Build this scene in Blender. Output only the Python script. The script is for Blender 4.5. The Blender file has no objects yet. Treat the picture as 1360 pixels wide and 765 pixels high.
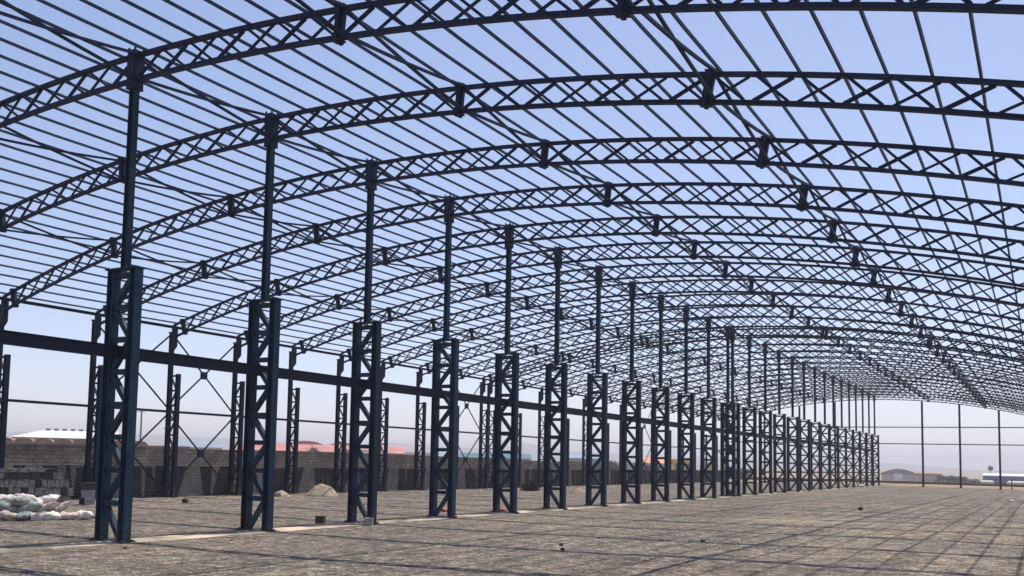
import bpy, math, random
from math import sin, cos, pi, radians, sqrt, atan2, hypot
rnd = random.Random(11)
scene = bpy.context.scene
COL = scene.collection

# ------------------------------------------------------------------ helpers
class MB:
    """collects faces; build() links them as ONE mesh object"""
    def __init__(s): s.v = []; s.f = []; s.m = []; s.mi = 0
    def add(s, vs, fs):
        o = len(s.v); s.v += [tuple(p) for p in vs]
        for f in fs: s.f.append(tuple(o + i for i in f)); s.m.append(s.mi)
    def box(s, x0, x1, y0, y1, z0, z1):
        vs = [(x, y, z) for z in (z0, z1) for y in (y0, y1) for x in (x0, x1)]
        s.add(vs, [(0,2,3,1),(4,5,7,6),(0,1,5,4),(2,6,7,3),(0,4,6,2),(1,3,7,5)])
    def bar(s, p, q, w, h, up=(0,0,1)):
        """rectangular bar p->q, h along 'up', w across"""
        d = [q[i]-p[i] for i in range(3)]; L = sqrt(sum(c*c for c in d)); d = [c/L for c in d]
        a = [d[1]*up[2]-d[2]*up[1], d[2]*up[0]-d[0]*up[2], d[0]*up[1]-d[1]*up[0]]
        la = sqrt(sum(c*c for c in a))
        if la < 1e-6: a = [1,0,0]; la = 1
        a = [c/la for c in a]
        u = [a[1]*d[2]-a[2]*d[1], a[2]*d[0]-a[0]*d[2], a[0]*d[1]-a[1]*d[0]]
        vs = []
        for P in (p, q):
            for sa, su in ((-1,-1),(1,-1),(1,1),(-1,1)):
                vs.append([P[i]+a[i]*sa*w/2+u[i]*su*h/2 for i in range(3)])
        s.add(vs, [(3,2,1,0),(4,5,6,7),(0,1,5,4),(1,2,6,5),(2,3,7,6),(3,0,4,7)])
    def sweep(s, rings, closed_ends=True):
        n = len(rings[0]); o = len(s.v)
        for r in rings: s.v += [tuple(p) for p in r]
        for k in range(len(rings)-1):
            for i in range(n):
                j = (i+1) % n
                s.f.append((o+k*n+i, o+k*n+j, o+(k+1)*n+j, o+(k+1)*n+i)); s.m.append(s.mi)
        if closed_ends:
            s.f.append(tuple(o+i for i in reversed(range(n)))); s.m.append(s.mi)
            e = o+(len(rings)-1)*n
            s.f.append(tuple(e+i for i in range(n))); s.m.append(s.mi)
    def lathe(s, prof, n=12, c=(0,0)):
        s.sweep([[(c[0]+r*cos(2*pi*i/n), c[1]+r*sin(2*pi*i/n), z) for i in range(n)] for r, z in prof])
    def ibeam(s, axis, c, L0, L1, w, h, t):
        """I section; axis 'z' (flanges facing x) or 'y' (flanges facing z)"""
        if axis == 'z':
            x, y = c
            s.box(x-w/2, x-w/2+t, y-h/2, y+h/2, L0, L1); s.box(x+w/2-t, x+w/2, y-h/2, y+h/2, L0, L1)
            s.box(x-w/2+t, x+w/2-t, y-t*.4, y+t*.4, L0, L1)
        else:
            x, z = c
            s.box(x-w/2, x+w/2, L0, L1, z-h/2, z-h/2+t); s.box(x-w/2, x+w/2, L0, L1, z+h/2-t, z+h/2)
            s.box(x-t*.4, x+t*.4, L0, L1, z-h/2+t, z+h/2-t)
    def mesh(s, name, mats, smooth=False):
        me = bpy.data.meshes.new(name); me.from_pydata(s.v, [], s.f)
        if not isinstance(mats, (list, tuple)): mats = [mats]
        for m in mats: me.materials.append(m)
        if len(mats) > 1: me.polygons.foreach_set('material_index', s.m)
        if smooth: me.polygons.foreach_set('use_smooth', [True]*len(me.polygons))
        me.update(); return me
    def build(s, name, mats, parent=None, smooth=False):
        return put(s.mesh(name, mats, smooth), name, parent)

def put(me, name, parent=None, loc=None, rz=None):
    o = bpy.data.objects.new(name, me); COL.objects.link(o)
    if parent: o.parent = parent
    if loc: o.location = loc
    if rz is not None: o.rotation_euler = (0, 0, rz)
    return o
def tag(o, label=None, cat=None, group=None, kind=None):
    if label: o['label'] = label
    if cat: o['category'] = cat
    if group: o['group'] = group
    if kind: o['kind'] = kind
    return o
def thing(name, label, cat, loc=(0,0,0), rz=0, group=None):
    o = bpy.data.objects.new(name, None); COL.objects.link(o); o.empty_display_size = .2
    o.location = loc; o.rotation_euler = (0, 0, rz)
    return tag(o, label, cat, group)
def dup(root, loc, label, rz=None):
    r = root.copy(); COL.objects.link(r); r.location = loc; r['label'] = label
    if root.name.startswith('lattice_column'): r.rotation_euler = (rnd.uniform(-.0025, .0025), rnd.uniform(-.0025, .0025), rnd.uniform(-.02, .02))
    if rz is not None: r.rotation_euler = (0,0,rz)
    for ch in list(root.children):
        c = ch.copy(); COL.objects.link(c); c.parent = r
        for g in list(ch.children):
            d = g.copy(); COL.objects.link(d); d.parent = c
    return r
ORD = ['', 'first','second','third','fourth','fifth','sixth','seventh','eighth','ninth','tenth','eleventh','twelfth',
       'thirteenth','fourteenth','fifteenth','sixteenth','seventeenth','eighteenth','nineteenth','twentieth']
ORD += ['twenty-'+w for w in ORD[1:10]]
def smooth(a, b, x):
    t = min(1, max(0, (x-a)/(b-a))); return t*t*(3-2*t)

# ------------------------------------------------------------------ materials
def mat(name, rough=.8, metal=0.0, spec=None):
    m = bpy.data.materials.new(name); m.use_nodes = True
    b = m.node_tree.nodes['Principled BSDF']
    b.inputs['Roughness'].default_value = rough; b.inputs['Metallic'].default_value = metal
    if spec is not None: b.inputs['Specular IOR Level'].default_value = spec
    return m
def N(m, t, **kw):
    n = m.node_tree.nodes.new(t)
    for k, v in kw.items(): setattr(n, k, v)
    return n
def L(m, a, b): m.node_tree.links.new(a, b)
def pos(m, scale=(1,1,1), obj=False):
    """position (world) or object coordinates"""
    mp = N(m, 'ShaderNodeMapping'); mp.inputs['Scale'].default_value = scale
    if obj:
        g = N(m, 'ShaderNodeTexCoord'); L(m, g.outputs['Object'], mp.inputs['Vector'])
    else:
        g = N(m, 'ShaderNodeNewGeometry'); L(m, g.outputs['Position'], mp.inputs['Vector'])
    return mp.outputs['Vector']
def noise(m, vec, scale, detail=4, rough=.55):
    n = N(m, 'ShaderNodeTexNoise'); n.inputs['Scale'].default_value = scale
    n.inputs['Detail'].default_value = detail; n.inputs['Roughness'].default_value = rough
    L(m, vec, n.inputs['Vector']); return n.outputs['Fac']
def ramp(m, fac, stops):
    r = N(m, 'ShaderNodeValToRGB'); cr = r.color_ramp
    while len(cr.elements) < len(stops): cr.elements.new(.5)
    for e, (p, c) in zip(cr.elements, stops):
        e.position = p; e.color = (c[0], c[1], c[2], 1) if isinstance(c, (tuple, list)) else (c, c, c, 1)
    L(m, fac, r.inputs['Fac']); return r.outputs['Color']
def mix(m, fac, a, b, mode='MIX'):
    x = N(m, 'ShaderNodeMix', data_type='RGBA', blend_type=mode)
    for s, v in ((x.inputs[0], fac), (x.inputs[6], a), (x.inputs[7], b)):
        if isinstance(v, (int, float)): s.default_value = v
        elif isinstance(v, tuple): s.default_value = (*v, 1)
        else: L(m, v, s)
    return x.outputs[2]
def base(m, col): L(m, col, m.node_tree.nodes['Principled BSDF'].inputs['Base Color'])
def bump(m, h, strength=.4, dist=.02):
    b = N(m, 'ShaderNodeBump'); b.inputs['Strength'].default_value = strength; b.inputs['Distance'].default_value = dist
    L(m, h, b.inputs['Height']); L(m, b.outputs['Normal'], m.node_tree.nodes['Principled BSDF'].inputs['Normal'])
def mottled(name, c0, c1, scale, rough=.85, bump_s=.0, obj=True, lo=.35, hi=.65, spec=None):
    m = mat(name, rough, spec=spec); v = pos(m, obj=obj)
    f = noise(m, v, scale, 5)
    base(m, ramp(m, f, [(lo, c0), (hi, c1)]))
    if bump_s: bump(m, f, bump_s, .03)
    return m

def steel(name, dark, light, dust):
    m = mat(name, .5, spec=.22); v = pos(m)
    a = noise(m, v, 1.3, 4); b = noise(m, v, 14, 4)
    c = ramp(m, a, [(.3, dark), (.7, light)])
    d = ramp(m, b, [(.55, 0), (.75, 1)])
    dm = N(m, 'ShaderNodeMath', operation='MULTIPLY'); L(m, d, dm.inputs[0]); dm.inputs[1].default_value = .35
    c = mix(m, dm.outputs[0], c, dust)
    oi = N(m, 'ShaderNodeObjectInfo')          # every steel piece has its own tone of paint
    c = mix(m, 1.0, c, ramp(m, oi.outputs['Random'], [(0, (.74,.76,.80)), (.55, (1,1,1)), (.85, (1.22,1.20,1.15)), (1, (1.45,1.34,1.22))]), 'MULTIPLY')
    # runs and scuffs down the members
    sc = noise(m, pos(m, (9, 9, .8)), 1.6, 4, .65)
    c = mix(m, 1.0, c, ramp(m, sc, [(.36, (.72,.74,.78)), (.52, (1,1,1)), (.66, (1.35,1.32,1.28))]), 'MULTIPLY')
    # floor dust and splashes clinging to the lowest part of the steel
    sx = N(m, 'ShaderNodeSeparateXYZ'); L(m, v, sx.inputs[0])
    fz = N(m, 'ShaderNodeMapRange'); L(m, sx.outputs['Z'], fz.inputs['Value'])
    fz.inputs['From Min'].default_value = .75; fz.inputs['From Max'].default_value = .0
    fm = N(m, 'ShaderNodeMath', operation='MULTIPLY'); L(m, fz.outputs['Result'], fm.inputs[0]); L(m, ramp(m, b, [(.42, 0), (.62, .75)]), fm.inputs[1])
    c = mix(m, fm.outputs[0], c, (.13,.11,.09))
    base(m, c)
    r = N(m, 'ShaderNodeMapRange'); L(m, a, r.inputs['Value']); r.inputs['To Min'].default_value = .45; r.inputs['To Max'].default_value = .7
    L(m, r.outputs['Result'], m.node_tree.nodes['Principled BSDF'].inputs['Roughness'])
    return m
M_COL = steel('navy_column_paint', (.0055,.024,.049), (.012,.042,.076), (.045,.066,.08))
M_ROOF = steel('navy_roof_paint', (.0045,.0105,.038), (.0085,.019,.058), (.03,.046,.075))
M_PUR = steel('slate_purlin_paint', (.010,.022,.056), (.022,.042,.086), (.05,.075,.09))
M_OUT = steel('navy_outer_paint', (.0050,.014,.038), (.009,.023,.054), (.03,.042,.065))

# ground: brown-grey gravel, straw beyond the far end wall
def ground_material():
    m = mat('gravel_ground', .95, spec=.15); v = pos(m)
    big = noise(m, v, .09, 5, .6); mid = noise(m, v, .9, 6, .65); f1 = noise(m, v, 15.0, 5, .75); f2 = noise(m, v, 3.6, 6, .7)
    fa = N(m, 'ShaderNodeMix', data_type='FLOAT'); fa.inputs[0].default_value = .38; L(m, f1, fa.inputs[2]); L(m, f2, fa.inputs[3]); fine = fa.outputs[0]
    c = ramp(m, fine, [(.39, (.034,.025,.018)), (.45, (.134,.110,.086)), (.52, (.215,.181,.147)), (.585, (.50,.445,.38))])
    cb = ramp(m, mid, [(.37, (.70,.685,.67)), (.5, (.97,.955,.94)), (.63, (1.17,1.13,1.05))])
    c = mix(m, 1.0, c, cb, 'MULTIPLY')
    cB = ramp(m, big, [(.38, (.88,.86,.86)), (.52, (1,1,1)), (.66, (1.20,1.13,1.0))])
    c = mix(m, 1.0, c, cB, 'MULTIPLY')
    vo = N(m, 'ShaderNodeTexVoronoi'); vo.inputs['Scale'].default_value = 7; L(m, v, vo.inputs['Vector'])
    st = ramp(m, vo.outputs['Distance'], [(.16, 1), (.24, 0)])
    pick = ramp(m, vo.outputs['Color'], [(.62, 0), (.66, 1)])
    sm = N(m, 'ShaderNodeMath', operation='MULTIPLY'); L(m, st, sm.inputs[0]); L(m, pick, sm.inputs[1])
    c = mix(m, sm.outputs[0], c, (.36,.33,.29))
    # long wheel ruts along the hall
    w = noise(m, pos(m, (1.7, .05, 1)), 1.0, 4, .6)
    c = mix(m, 1.0, c, ramp(m, w, [(.38, (.80,.79,.78)), (.5, (1,1,1)), (.63, (1.12,1.10,1.06))]), 'MULTIPLY')
    # straw-coloured waste ground outside the building
    sx = N(m, 'ShaderNodeSeparateXYZ'); L(m, v, sx.inputs[0])
    wob = noise(m, v, .12, 4)
    ad = N(m, 'ShaderNodeMath', operation='MULTIPLY_ADD'); L(m, wob, ad.inputs[0]); ad.inputs[1].default_value = 18; L(m, sx.outputs['Y'], ad.inputs[2])
    far = N(m, 'ShaderNodeMapRange'); L(m, ad.outputs[0], far.inputs['Value'])
    far.inputs['From Min'].default_value = 154; far.inputs['From Max'].default_value = 160
    straw = ramp(m, mid, [(.3, (.20,.145,.085)), (.6, (.36,.275,.165))])
    c = mix(m, far.outputs['Result'], c, straw)
    lf = N(m, 'ShaderNodeMapRange'); L(m, sx.outputs['X'], lf.inputs['Value'])
    lf.inputs['From Min'].default_value = -24; lf.inputs['From Max'].default_value = -40
    c = mix(m, lf.outputs['Result'], c, straw)
    # a spill of pale sand on the floor
    mp = N(m, 'ShaderNodeMapping', vector_type='POINT'); mp.inputs['Location'].default_value = (-10.6/5.5, -41/6.0, 0); mp.inputs['Scale'].default_value = (1/5.5, 1/6.0, 0)
    L(m, v, mp.inputs['Vector'])
    ln = N(m, 'ShaderNodeVectorMath', operation='LENGTH'); L(m, mp.outputs['Vector'], ln.inputs[0])
    sa = N(m, 'ShaderNodeMath', operation='MULTIPLY_ADD'); L(m, mid, sa.inputs[0]); sa.inputs[1].default_value = .9; L(m, ln.outputs['Value'], sa.inputs[2])
    c = mix(m, ramp(m, sa.outputs[0], [(.75, .55), (1.0, 0)]), c, (.40,.335,.235))
    # dark earth behind the centre row, with the runway beam's shadow painted in
    ab = N(m, 'ShaderNodeMath', operation='ABSOLUTE'); ax = N(m, 'ShaderNodeMath', operation='ADD'); L(m, sx.outputs['X'], ax.inputs[0]); ax.inputs[1].default_value = .55; L(m, ax.outputs[0], ab.inputs[0])
    ae = N(m, 'ShaderNodeMath', operation='MULTIPLY_ADD'); L(m, mid, ae.inputs[0]); ae.inputs[1].default_value = .9; L(m, ab.outputs[0], ae.inputs[2])
    c = mix(m, ramp(m, ae.outputs[0], [(.78, .7), (1.0, 0)]), c, (.075,.058,.044))
    base(m, c)
    h = N(m, 'ShaderNodeMath', operation='ADD'); L(m, fine, h.inputs[0]); L(m, mid, h.inputs[1])
    bump(m, h.outputs[0], 1.0, .10)
    return m
M_GROUND = ground_material()

def masonry(name, c1, c2, mortar, bw, bh, stain, axes='YZ', msize=.018, rough=.9):
    m = mat(name, rough, spec=.2); v = pos(m)
    s = N(m, 'ShaderNodeSeparateXYZ'); L(m, v, s.inputs[0])
    cb = N(m, 'ShaderNodeCombineXYZ')
    if axes == 'YZ': L(m, s.outputs['Y'], cb.inputs[0])
    else:
        a = N(m, 'ShaderNodeMath', operation='ADD'); L(m, s.outputs['X'], a.inputs[0]); L(m, s.outputs['Y'], a.inputs[1]); L(m, a.outputs[0], cb.inputs[0])
    L(m, s.outputs['Z'], cb.inputs[1])
    b = N(m, 'ShaderNodeTexBrick'); L(m, cb.outputs[0], b.inputs['Vector'])
    b.inputs['Color1'].default_value = (*c1,1); b.inputs['Color2'].default_value = (*c2,1); b.inputs['Mortar'].default_value = (*mortar,1)
    b.inputs['Scale'].default_value = 1; b.inputs['Brick Width'].default_value = bw; b.inputs['Row Height'].default_value = bh
    b.inputs['Mortar Size'].default_value = msize; b.inputs['Bias'].default_value = .1
    n1 = noise(m, v, 1.1, 5, .65); n2 = noise(m, v, 12, 4, .6)
    c = mix(m, 1.0, b.outputs['Color'], ramp(m, n1, [(.35, stain), (.62, (1.1,1.08,1.05))]), 'MULTIPLY')
    c = mix(m, 1.0, c, ramp(m, n2, [(.3, (.75,.75,.75)), (.7, (1.2,1.2,1.2))]), 'MULTIPLY')
    base(m, c); bump(m, n2, .5, .02)
    return m
M_BLOCK = masonry('grey_block_masonry', (.225,.195,.168), (.33,.285,.24), (.15,.135,.115), .42, .21, (.62,.58,.56))
M_FOUND = masonry('foundation_masonry', (.27,.25,.22), (.34,.315,.27), (.15,.14,.125), .40, .16, (.66,.64,.62))
M_DARKP = masonry('dark_slant_panel', (.040,.035,.036), (.065,.056,.054), (.15,.135,.12), .5, .16, (.6,.6,.62), msize=.012)  # dark coursed tone for the slanting panels of the foundation wall
M_STUB = mottled('rough_pale_block', (.15,.14,.125), (.36,.34,.30), 5, .9, .5)
M_STUBD = mottled('rough_dark_block', (.032,.028,.028), (.075,.064,.06), 6, .9, .5)
M_CONC = mottled('grey_concrete', (.22,.21,.20), (.38,.365,.34), 9, .9, .4)
M_STRIP = mottled('sandy_concrete', (.16,.13,.10), (.58,.47,.33), .42, .95, .5, obj=False, lo=.40, hi=.62)
M_SAND = mottled('sand_heap', (.24,.18,.125), (.42,.33,.235), 3, .95, .6)
M_SOIL = mottled('reddish_soil_heap', (.18,.125,.095), (.30,.22,.17), 3, .95, .6)
M_STONE = mottled('loose_stone', (.17,.145,.12), (.42,.37,.31), 3, .9, .0, obj=False)
M_DSTONE = mottled('dark_stone', (.025,.022,.02), (.06,.052,.045), 14, .9, .4)
M_SACKW = mottled('white_sack_cloth', (.50,.44,.37), (.78,.71,.63), 4, .75, .3)
M_SACKP = mottled('pinkish_sack_cloth', (.38,.28,.23), (.62,.50,.43), 3, .75, .3)
M_SACKG = mottled('grey_green_sack_cloth', (.13,.15,.14), (.33,.36,.33), 3, .75, .3)
M_TWIG = mottled('dry_twigs', (.028,.020,.013), (.08,.055,.035), 8, .9)
M_LEAF = mottled('dark_leaves', (.020,.030,.014), (.055,.065,.032), 1.5, .8)
M_LEAFY = mottled('yellowing_leaves', (.12,.12,.03), (.24,.22,.06), 1.5, .8)
M_BARK = mottled('bark', (.05,.04,.03), (.10,.08,.06), 5, .9)
M_WHITE = mottled('white_sheet_roof', (.60,.60,.57), (.78,.77,.72), .4, .5)
M_PALE = mottled('pale_render', (.42,.41,.39), (.56,.54,.51), .6, .85)
M_BROWN = mottled('brown_mud_render', (.21,.125,.085), (.30,.185,.125), .9, .9)
M_REDROOF = mottled('red_sheet_roof', (.42,.13,.10), (.56,.22,.17), .3, .6)
M_ORANGE = mottled('orange_sheet_roof', (.55,.17,.05), (.68,.26,.09), .3, .6)
M_TEAL = mottled('teal_sheet_roof', (.02,.10,.13), (.04,.15,.18), .3, .5)
M_BLUE = mottled('blue_sheet_wall', (.03,.07,.20), (.05,.10,.27), .3, .6)
M_GREYB = mottled('grey_blue_sheet', (.20,.25,.32), (.28,.33,.40), .3, .6)
M_YELLOW = mottled('yellow_paint', (.52,.33,.03), (.66,.45,.06), .8, .5)
M_DARKOP = mottled('dark_opening', (.02,.02,.022), (.045,.042,.042), 2, .8)
M_MAROON = mottled('maroon_brick', (.13,.050,.040), (.20,.085,.065), .5, .9)
M_POLE = mottled('weathered_pole', (.10,.09,.085), (.17,.155,.145), 2, .8)
M_HILL = mottled('dry_hillside', (.17,.145,.12), (.26,.225,.185), .004, .95, obj=False)
M_RED = mottled('red_scrap', (.40,.04,.03), (.55,.08,.05), 5, .6)

# ------------------------------------------------------------------ frame positions (metres; one bay is about 5 m)
FR = [15.98, 21.08, 26.16, 31.24, 36.25, 41.15, 46.05, 50.9, 55.7, 60.56, 65.4, 70.25, 71.5,
      76.25, 81.3, 86.4, 91.5, 96.6, 101.7, 106.75, 111.8, 116.8, 121.8, 126.85, 131.9, 136.95, 142.05]
YEND = FR[-1]
def RR(x): return 63.5 if x < 0 else 69.0
def ztop(x): return 12.05 - x*x/(2*RR(x))
def nrm(x):
    q = x/RR(x); l = hypot(q, 1); return (q/l, 1/l)
DEPTH = .625
def zg(x, y):
    """ground height: a shallow dip under the outer row, falling away beyond the far end"""
    z = -.17*smooth(-9, -17, x)
    z -= 4.2*smooth(165, 330, y)*smooth(-110, -60, x)
    z += .15*smooth(3, 17, x)*(1-smooth(45, 110, y))
    return z

# ------------------------------------------------------------------ ground sheet
def axis(segs):
    out = []
    for a, b, st in segs:
        n = max(1, round((b-a)/st)); out += [a+(b-a)*i/n for i in range(n)]
    return out + [segs[-1][1]]
gx = axis([(-5200,-1200,800),(-1200,-200,100),(-200,-40,10),(-40,-22,1.5),(-22,24,.45),(24,60,4),(60,300,40),(300,5200,700)])
gy = axis([(-5200,-200,900),(-200,0,20),(0,10,1),(10,48,.4),(48,100,1.2),(100,200,4),(200,400,14),(400,1400,100),(1400,5200,760)])
nx, ny = len(gx), len(gy)
from mathutils import noise as mnoise, Vector
gv = []
for y in gy:
    for x in gx:
        z = zg(x, y)
        if -26 < x < 40 and 5 < y < 145:
            a = .55 if y < 60 else .4
            near = smooth(0, 1.2, abs(x))
            z += a*near*(.035*mnoise.noise((x*.35, y*.35, 0)) + .030*mnoise.noise((x*1.3, y*1.3, 3)))
        gv.append((x, y, z))
gf = [(j*nx+i, j*nx+i+1, (j+1)*nx+i+1, (j+1)*nx+i) for j in range(ny-1) for i in range(nx-1)]
me = bpy.data.meshes.new('ground'); me.from_pydata(gv, [], gf); me.materials.append(M_GROUND)
me.polygons.foreach_set('use_smooth', [True]*len(me.polygons))
tag(put(me, 'ground'), kind='structure', label='brown grey gravel floor of the open hall and dry land around it')

# loose stones on the gravel: nobody could count them
mb = MB()
def pebble(mb, x, y, z, r):
    a = rnd.random()*6.28; sx, sy, sz = r*rnd.uniform(.7,1.3), r*rnd.uniform(.6,1.1), r*rnd.uniform(.25,.55)
    k = rnd.randint(5, 6)
    ring = [(x+sx*cos(a+2*pi*i/k)*rnd.uniform(.8,1.15), y+sy*sin(a+2*pi*i/k)*rnd.uniform(.8,1.15), z) for i in range(k)]
    top = [(x+(p[0]-x)*.72, y+(p[1]-y)*.72, z+sz) for p in ring]
    mb.sweep([ring, top])
for i in range(12000):
    y = 11+70*rnd.random()**1.9; x = rnd.uniform(-19, 19)
    if abs(x) < .6: continue
    r = .012+.030*rnd.random()**4*1.6
    if y > 30: r *= 1.2
    pebble(mb, x, y, zg(x, y)-.012, r)
for cx_, cy_, sx_, sy_, n_ in ((11.6, 27, 1.6, 2.4, 700), (13.5, 31, 2.5, 3, 260), (7.5, 20, 3, 2, 220), (3, 24, 2.5, 5, 260), (15.5, 23, 1.2, 2, 160), (9, 48, 5, 6, 420), (-7, 36, 4, 7, 300)):
    for i in range(n_):
        x = rnd.gauss(cx_, sx_); y = rnd.gauss(cy_, sy_)
        if abs(x) > .7: pebble(mb, x, y, zg(x, y)-.01, .02+.05*rnd.random()**2.5)
tag(mb.build('loose_gravel', M_STONE), kind='stuff', label='scattered loose stones lying on the gravel floor', cat='gravel')

# pale sandy concrete strip under the centre row
mb = MB()
ys = [5+i*.5 for i in range(int((YEND-4)/.5))]
rings = []
for y in ys:
    a = -.20+.10*mnoise.noise((y*.6, 0, 0)); b = .40+.20*mnoise.noise((y*.45, 5, 0))
    h = .045+.012*mnoise.noise((y*.8, 9, 0))
    rings.append([(a-.14, y, -.05), (b+.2, y, -.05), (b, y, h*.75), (.12, y, h), (a, y, h*.8)])
mb.sweep(rings)
tag(mb.build('concrete_strip', M_STRIP), kind='structure', label='pale sandy concrete strip running under the centre row of columns')

# ------------------------------------------------------------------ centre row: lattice columns
HC, HT = 6.65, 12.06
def column_proto(flip, label):
    t = thing('lattice_column', label, 'column', group='lattice columns of the centre row')
    for s in (-1, 1):
        mb = MB(); mb.ibeam('z', (.40*s, 0), .055, HC-.03, .22, .24, .022); mb.build('chord', M_COL, t)
    z0, z1, n = .14, HC-.17, 8
    for k in range(1, n+1):
        z = z0+(z1-z0)*k/n
        mb = MB(); mb.box(-.289, .289, -.07, .07, z-.065, z+.065); mb.build('strut', M_COL, t)
    for k in range(n):
        za = z0+(z1-z0)*k/n+(.06 if k else -.05); zb = z0+(z1-z0)*(k+1)/n-.052
        s = 1 if (k+flip) % 2 else -1
        mb = MB(); mb.bar((-.28*s, 0, za), (.28*s, 0, zb), .13, .135, (0,1,0)); mb.build('diagonal', M_COL, t)
    mb = MB(); mb.box(-.58, .58, -.19, .19, .025, .053); 
    for sx in (-.545, .545):
        for sy in (-.13, .13): mb.box(sx-.018, sx+.018, sy-.018, sy+.018, .053, .09)
    mb.build('base_plate', M_COL, t)
    mb = MB(); mb.box(-.56, .56, -.17, .17, HC-.028, HC+.01); mb.build('cap_plate', M_COL, t)
    ms = MB(); ms.ibeam('z', (0, 0), HC+.012, 11.2, .18, .18, .018)
    mo = ms.build('mast', M_COL, t)
    mb = MB(); mb.box(-.13, .13, -.16, .16, 11.20, 12.16)
    mb.box(-.14, .14, -.17, .17, 11.17, 11.199)
    for sx in (-1, 1):
        mb.sweep([[(.131*sx-.006, -.19, 12.0), (.131*sx-.006, .19, 12.0), (.131*sx-.006, .07, 11.28), (.131*sx-.006, -.07, 11.28)], [(.131*sx+.010, -.19, 12.0), (.131*sx+.010, .19, 12.0), (.131*sx+.010, .07, 11.28), (.131*sx+.010, -.07, 11.28)]])
        for sy in (-1, 1): mb.box(.11*sx-.02, .11*sx+.02, .13*sy-.02, .13*sy+.02, 12.16, 12.23)
    mb.build('head_bracket', M_ROOF, mo)
    return t
def col_label(i):
    if i == 11: return 'nearer of the two navy lattice columns standing close together in the centre row'
    if i == 12: return 'farther of the two navy lattice columns standing close together in the centre row'
    k = i+1 if i < 11 else i-12
    w = ORD[k]
    if i < 11:
        if i == 0: return 'largest navy lattice column with slender mast, nearest in the centre row, beside the sacks'
        if i == 2: return 'third nearest navy lattice column of the centre row, grey concrete block at its foot'
        return f'navy lattice column with slender mast, {w} from the near end of the centre row'
    if i == 26: return 'farthest navy lattice column of the centre row, standing by the end wall posts'
    return f'small distant navy lattice column, {w} beyond the doubled pair in the centre row'
protoA = protoB = None
FLIP = [0,1,0,1,0,0,1,0,0,0,1,0,1]+[0,1]*7
for i, y in enumerate(FR):
    f = FLIP[i]
    lab = col_label(i)
    if f == 0 and protoA is None: protoA = column_proto(0, lab); protoA.location = (0, y, 0)
    elif f == 1 and protoB is None: protoB = column_proto(1, lab); protoB.location = (0, y, 0)
    else: dup(protoA if f == 0 else protoB, (0, y, 0), lab)

# runway beam through the centre columns
mb = MB()
mb.ibeam('y', (0, 4.58), 6.0, YEND+.3, .16, .30, .02)
rb = mb.build('runway_beam', M_OUT); tag(rb, 'long dark runway beam passing horizontally through the centre row columns', 'beam')

# ------------------------------------------------------------------ roof trusses
XE = 20.0
SEG = 6.45
def top_pt(x, off=0.0):
    n = nrm(x); return (x+n[0]*off, ztop(x)+n[1]*off)
def chord_mesh(name, off):
    mb = MB(); rings = []
    K = 56
    for i in range(K+1):
        x = -XE+2*XE*i/K
        a = top_pt(x, off-.045); b = top_pt(x, off+.045)
        rings.append([(a[0], -.07, a[1]), (a[0], .07, a[1]), (b[0], .07, b[1]), (b[0], -.07, b[1])])
    mb.sweep(rings); return mb.mesh(name, M_ROOF)
ME_TOP = chord_mesh('top_chord', 0); ME_BOT = chord_mesh('bottom_chord', -DEPTH)
def web_mesh(k):
    """crossed lacing of one truss segment from X = k*SEG to (k+1)*SEG"""
    mb = MB(); n = 7
    for j in range(n):
        a = k*SEG+SEG*j/n; b = k*SEG+SEG*(j+1)/n
        if abs(a) > XE+.01 and abs(b) > XE: continue
        if b > XE+.02 or a < -XE-.02: continue
        e = .085
        def P(x, o): q = top_pt(x, o); return (q[0], q[1])
        A = P(a+e, -.046); B = P(b-e, -.046); Cc = P(a+e, -DEPTH+.046); D = P(b-e, -DEPTH+.046)
        w = .085 if (j+k*7) % 2 else .052
        mb.bar((Cc[0], .026, Cc[1]), (B[0], .026, B[1]), .05, w, (0,0,1))
        mb.bar((A[0], -.026, A[1]), (D[0], -.026, D[1]), .05, .06, (0,0,1))
    return mb.mesh('web', M_ROOF) if mb.v else None
ME_WEB = [web_mesh(k) for k in range(-4, 4)]
def splice_mesh(x, eave=0):
    mb = MB(); nn = nrm(x); tx = (nn[1], -nn[0])
    def R(u0, u1, y0, y1, w0, w1):
        vs = []
        for w in (w0, w1):
            for yy in (y0, y1):
                for u in (u0, u1):
                    vs.append((x+tx[0]*u+nn[0]*w, yy, ztop(x)+tx[1]*u+nn[1]*w))
        mb.add(vs, [(0,2,3,1),(4,5,7,6),(0,1,5,4),(2,6,7,3),(0,4,6,2),(1,3,7,5)])
    R(-.045, .045, -.14, .14, -DEPTH-.12, .11)
    R(-.10, -.051, -.06, .06, -DEPTH+.06, -.06); R(.051, .10, -.06, .06, -DEPTH+.06, -.06)
    R(-.13, .13, -.11, .11, -DEPTH-.09, -DEPTH-.057); R(-.13, .13, -.11, .11, .057, .085)
    return mb.mesh('splice_plate', M_ROOF)
SPL = [-3*SEG, -2*SEG, -SEG, SEG, 2*SEG, 3*SEG]
ME_SPL = [splice_mesh(x) for x in SPL]
def truss_label(i):
    if i == 11: return 'nearer of the two dark arched lattice trusses set close together, over the doubled columns'
    if i == 12: return 'farther of the two dark arched lattice trusses set close together, over the doubled columns'
    if i == 0: return 'nearest dark arched lattice truss, crossing the top edge of the picture'
    if i == 26: return 'farthest dark arched lattice truss, over the end wall posts'
    if i < 11: return f'dark blue arched lattice roof truss, {ORD[i+1]} from the near end'
    return f'distant dark arched lattice roof truss, {ORD[i-12]} beyond the close-set pair'
tr = thing('roof_truss', truss_label(0), 'roof truss', (0, FR[0], 0), 0, 'arched roof trusses')
put(ME_TOP, 'top_chord', tr); put(ME_BOT, 'bottom_chord', tr)
for w in ME_WEB:
    if w: put(w, 'web', tr)
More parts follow.
